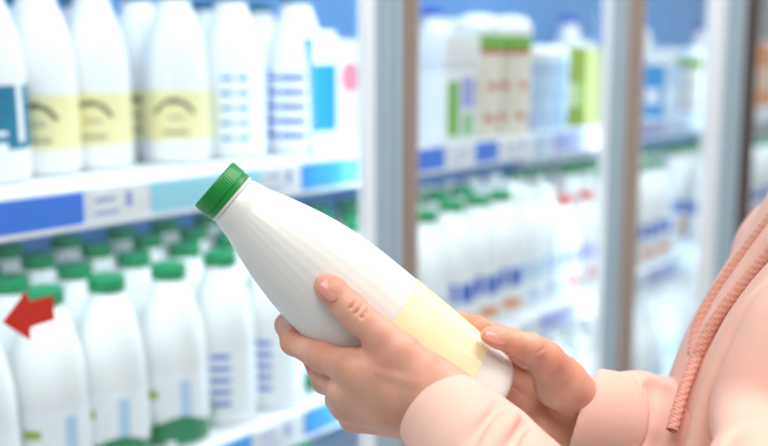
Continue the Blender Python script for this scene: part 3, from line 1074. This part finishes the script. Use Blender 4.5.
# right sleeve
Rs = [N(573, 410, .866, 46), N(626, 418, .876, 44), N(638, 424, .879, 53), N(651, 427, .883, 46.5), N(665, 432, .887, 55), N(679, 434, .893, 49), N(692, 438, .898, 55), N(730, 450, .92, 58), (elR, .06 * S)]
lo, hi = bounds(Rs, .02)
g = Sdf(lo, hi, HH)
g.chain(Rs[1:], .005)
crease(g, [(622, 376), (631, 388), (632, 412), (627, 450)], 2.2, .006)
crease(g, [(657, 384), (657, 396), (653, 420), (646, 450)], 3.6, .010)
crease(g, [(672, 390), (672, 404), (666, 428), (658, 452)], 2.6, .009)
sr_mesh = g.mesh()
g = Sdf(lo, hi, HH)
g.chain(Rs[:2], .004)
ax = np.array([.90, .30, -.34]); ax /= np.linalg.norm(ax); c0 = cam3(584, 410, .864)
sl, X, Y, Z = g.sub(lo, hi)
pl = -((X - c0[0]) * ax[0] + (Y - c0[1]) * ax[1] + (Z - c0[2]) * ax[2])
g.v = -Sdf.smin(-g.v, -pl, .003)
ax = Rs[1][0] - Rs[0][0]; ax /= np.linalg.norm(ax); c0 = Rs[0][0]; c1 = cam3(629, 418, .877)
pl = (X - c1[0]) * ax[0] + (Y - c1[1]) * ax[1] + (Z - c1[2]) * ax[2]
g.v = -Sdf.smin(-g.v, -pl, .003)
g.add(c0 - ax * .03, c0 + ax * .024, Rs[0][1] - .004, Rs[0][1] - .004, .002, -1)
cuff_r = g.mesh()

# torso: implicit loft down the person-space y axis
ys = np.array([-.16, -.10, -.05, -.006, .042, .102, .14, .18, .24, .32, .44, .52]) * S
xf = np.array([.385, .350, .325, .3085, .279, .2475, .2375, .2265, .225, .235, .25, .255]) * S   # front outline
xb = np.array([.44, .46, .49, .515, .53, .545, .55, .55, .54, .53, .53, .53]) * S
hz = np.array([.04, .055, .085, .125, .155, .168, .172, .172, .168, .165, .175, .178]) * S
zc0 = .868 * S
lo = np.array([.09, -.15, .51]) * S; hi = np.array([.62, .50, 1.13]) * S
HT = .0030
g = Sdf(lo, hi, HT)
ax_ = [g.lo[k] + HT * np.arange(g.n[k], dtype=np.float32) for k in range(3)]
Y1 = ax_[1]
a_f = np.interp(Y1, ys, xf); a_b = np.interp(Y1, ys, xb); b_z = np.interp(Y1, ys, hz)
sm = lambda q: np.convolve(np.pad(q, 12, mode='edge'), np.ones(25) / 25, mode='valid')
a_f, a_b, b_z = sm(a_f), sm(a_b), sm(b_z)
xc = ((a_f + a_b) / 2)[None, :, None]; xa = ((a_b - a_f) / 2)[None, :, None]; bz = b_z[None, :, None]
X = ax_[0][:, None, None]; Z = ax_[2][None, None, :]; Y = Y1[None, :, None]
yawt = .14
Xr = (X - xc); Zr = (Z - zc0 - .10 * (Y - .1))
Xq = Xr * math.cos(yawt) - Zr * math.sin(yawt); Zq = Xr * math.sin(yawt) + Zr * math.cos(yawt)
rr = np.power(np.power(np.abs(Xq / xa), 2.3) + np.power(np.abs(Zq / bz), 2.3), 1 / 2.3)
g.v = ((rr - 1) * np.minimum(xa, bz)).astype(np.float32)
g.v = np.maximum(g.v, (Y - .49 * S)).astype(np.float32)
# shoulders and upper arms
g.add(shL, elL, .066 * S, .060 * S, .05)
g.add(shR, elR, .066 * S, .060 * S, .05)
torso_folds = []


def fold(path, r, k, sign, dz=0.0):
    q, zz = dense(g, path)
    nd = [N(x, y, z + dz, r) for (x, y), z in zip(q, zz)]
    for a, b in zip(nd, nd[1:]): torso_folds.append((a, b, k, sign))


fold([(768, 292), (745, 325), (724, 362), (709, 405), (699, 446), (692, 490)], 4, .014, 1, .001)
fold([(778, 300), (755, 340), (738, 378), (724, 420), (716, 470)], 6, .018, -1, -.002)
fold([(800, 300), (776, 345), (757, 385), (744, 430), (738, 480)], 9, .030, 1, .002)
fold([(800, 370), (778, 405), (765, 446), (760, 480)], 8, .020, -1, -.002)
fold([(775, 235), (742, 275), (712, 318), (694, 360), (680, 410), (672, 450)], 4, .016, -1, -.003)
for a, b, k, s_ in torso_folds: g.add(a[0], b[0], a[1], b[1], k, s_)
torso_mesh = g.mesh()
hoodie = pchild('hoodie', [sl_mesh, sr_mesh, torso_mesh], M['hoodie'])
tag(hoodie, 'pale pink hoodie')
cuff = pchild('cuff', [cuff_r], M['cuff'], hoodie)


# hood lying round the neck
gh = Sdf(at_h(spine, hsh) - .26, at_h(spine, hsh) + .26, .005)
prev = None
for k in range(25):
    a = -2.5 + 5.0 * k / 24
    p = at_h(spine, hsh + .035 + .035 * math.cos(a), -.035 - .080 * math.cos(a), .105 * math.sin(a))
    r = .028 + .022 * max(0, math.cos(a))
    if prev is not None: gh.add(prev[0], p, prev[1], r, .02)
    prev = (p, r)
pchild('hood', [gh.mesh()], M['hoodie'], hoodie)


# drawstrings
def cord_mesh(path, r, pitch=.0028, nseg=20, step=.00045):
    P_ = np.array(path); n = len(P_)
    t = np.linspace(0, n - 1, 400); i = np.clip(t.astype(int), 0, n - 2); f = (t - i)[:, None]
    Pm = np.vstack([2 * P_[0] - P_[1], P_, 2 * P_[-1] - P_[-2]])
    p0, p1, p2, p3 = Pm[i], Pm[i + 1], Pm[i + 2], Pm[i + 3]
    C = .5 * (2*p1 + (p2-p0)*f + (2*p0-5*p1+4*p2-p3)*f**2 + (3*p1-p0-3*p2+p3)*f**3)
    s = np.concatenate([[0], np.cumsum(np.linalg.norm(np.diff(C, axis=0), axis=1))])
    ss = np.arange(0, s[-1], step)
    C = np.stack([np.interp(ss, s, C[:, k]) for k in range(3)], 1)
    T = np.gradient(C, axis=0); T /= np.linalg.norm(T, axis=1)[:, None]
    nrm = np.array([0, 0, -1.0]); A = nrm - T * (T @ nrm)[:, None]; A /= np.linalg.norm(A, axis=1)[:, None]
    B = np.cross(T, A)
    th = np.linspace(0, 2 * np.pi, nseg, endpoint=False)[None, :]
    ph = 2 * np.pi * ss[:, None] / pitch
    br = np.maximum(np.sin(ph + 3 * th), .8 * np.sin(ph * .5 - 3 * th + 1))
    R_ = r * (1 + .17 * br)
    V = C[:, None, :] + R_[..., None] * (np.cos(th)[..., None] * A[:, None, :] + np.sin(th)[..., None] * B[:, None, :])
    m = len(ss); idx = np.arange(m * nseg).reshape(m, nseg)
    q = np.stack([idx[:-1], np.roll(idx, -1, 1)[:-1], np.roll(idx, -1, 1)[1:], idx[1:]], -1).reshape(-1, 4)
    V = V.reshape(-1, 3)
    c0, c1 = len(V), len(V) + 1
    V = np.vstack([V, C[:1], C[-1:]])
    caps = [(idx[0, (k + 1) % nseg], idx[0, k], c0, c0) for k in range(nseg)]
    return V, q


def cord_path(pts, lift, tuck=0.0):
    q, zz = dense(g, pts, 24)
    L_ = np.full(24, lift); L_[-8:] -= tuck * np.linspace(.12, 1, 8)
    return [cam3(x, y, z - l_) for (x, y), z, l_ in zip(q, zz, L_)]


c1 = [(800, 185), (784, 203), (767, 222), (745, 251), (721, 283), (706, 306), (697, 327), (694, 341), (693, 355)]
c2 = [(800, 215), (784, 235), (767, 256), (748, 278), (730, 299), (713, 320), (702, 343), (692, 368), (683, 392), (677, 412), (672, 431)]
o = pchild('drawstring', [cord_mesh(cord_path(c1, .001, .009), .0040)], M['cord'], hoodie); tag(o, 'peach braided cord nearer the chest edge')
o = pchild('drawstring', [cord_mesh(cord_path(c2, .004, -.030), .0042)], M['cord'], hoodie); tag(o, 'peach braided cord lying over the other')

# trousers, shoes, hair (outside the picture, part of the same person)
gt = Sdf(at_h(spine, .5) - .62, at_h(spine, .5) + .62, .010)
for s in (-1, 1):
    gt.add(at_h(spine, 1.0, 0, s * .07), at_h(spine, .84, 0, s * .09), .112, .112, .02)
    gt.add(at_h(spine, .84, 0, s * .09), at_h(spine, .47, .02, s * .10), .10, .07, .02)
    gt.add(at_h(spine, .47, .02, s * .10), at_h(spine, .12, 0, s * .10), .07, .058, .02)
pchild('trousers', [gt.mesh()], M['denim'])
for s in (-1, 1):
    gs = Sdf(at_h(spine, .05, .07, s * .11) - .26, at_h(spine, .05, .07, s * .11) + .26, .008)
    gs.add(at_h(spine, .056, -.03, s * .10), at_h(spine, .046, .17, s * .118), .052, .042, .02)
    pchild('shoe', [gs.mesh()], M['shoe'])
gr = Sdf(hd - .24, hd + .24, .007)
gr.add(hd + UPc * .045 - fwd * .03, hd + UPc * .03 - fwd * .03, .090, .090, .02)
for s in (-1, 0, 1):
    gr.add(hd - fwd * .06 + right_ * s * .045, hd - UPc * .14 - fwd * .075 + right_ * s * .05, .05, .030, .03)
pchild('hair', [gr.mesh()], M['hair'])

# ================================================================== LIGHT
def area(name, loc, rot, sx, sy, power, color=(1, 1, 1)):
    L = bpy.data.lights.new(name, 'AREA'); L.shape = 'RECTANGLE'; L.size = sx; L.size_y = sy; L.energy = power; L.color = color
    o = bpy.data.objects.new(name, L); COL.objects.link(o); o.location = loc; o.rotation_euler = rot
    return o


# ceiling fluorescent panels over the aisle
for i, (x, y) in enumerate([(-.6, -1.1), (1.2, -1.3), (3.0, -1.3)]):
    area('ceiling_panel', (x, y, 3.0), (0, 0, 0), 1.2, .6, 21, (1, .985, .96))
# cooler interior lamps under the canopy and along the posts
area('canopy_lamp', (2.6, .12, 2.06), (math.radians(20), 0, 0), 4.4, .05, 9, (.84, .96, 1))
for z in (ZU, ZL):  # added fill lights under the shelf fronts, brightening the dim rows below
    area('shelf_fill', (2.6, YS + .03, z - .028), (math.radians(25), 0, 0), 4.4, .02, 4.6, (.84, .96, 1))
for (a, b) in MUL:
    area('post_lamp', ((a + b) / 2, .060, 1.15), (math.radians(-90), 0, 0), .03, 1.7, 1.8, (.84, .96, 1))

w = bpy.data.worlds.new('store_ambient'); SC.world = w; w.use_nodes = True
w.node_tree.nodes['Background'].inputs['Color'].default_value = (.93, .97, 1, 1)
w.node_tree.nodes['Background'].inputs['Strength'].default_value = .25

cd = bpy.data.cameras.new('camera'); co = bpy.data.objects.new('camera', cd); COL.objects.link(co)
cd.sensor_width = 36; cd.lens = 36 * FPX / 768
rm = Matrix((Vector(Rv), Vector(Uv), Vector(-Fv))).transposed()
co.matrix_world = Matrix.Translation(Vector(CAM)) @ rm.to_4x4()
cd.clip_start = .02
cd.dof.use_dof = True; cd.dof.focus_distance = .785 * S; cd.dof.aperture_fstop = 3.6; cd.dof.aperture_blades = 0
SC.camera = co
SC.view_settings.view_transform = 'Standard'; SC.view_settings.look = 'None'; SC.view_settings.gamma = 1.0
SC.view_settings.use_curve_mapping = False
SC.view_settings.exposure = 0.52
SC.cycles.use_denoising = True
SC.cycles.transparent_max_bounces = 16
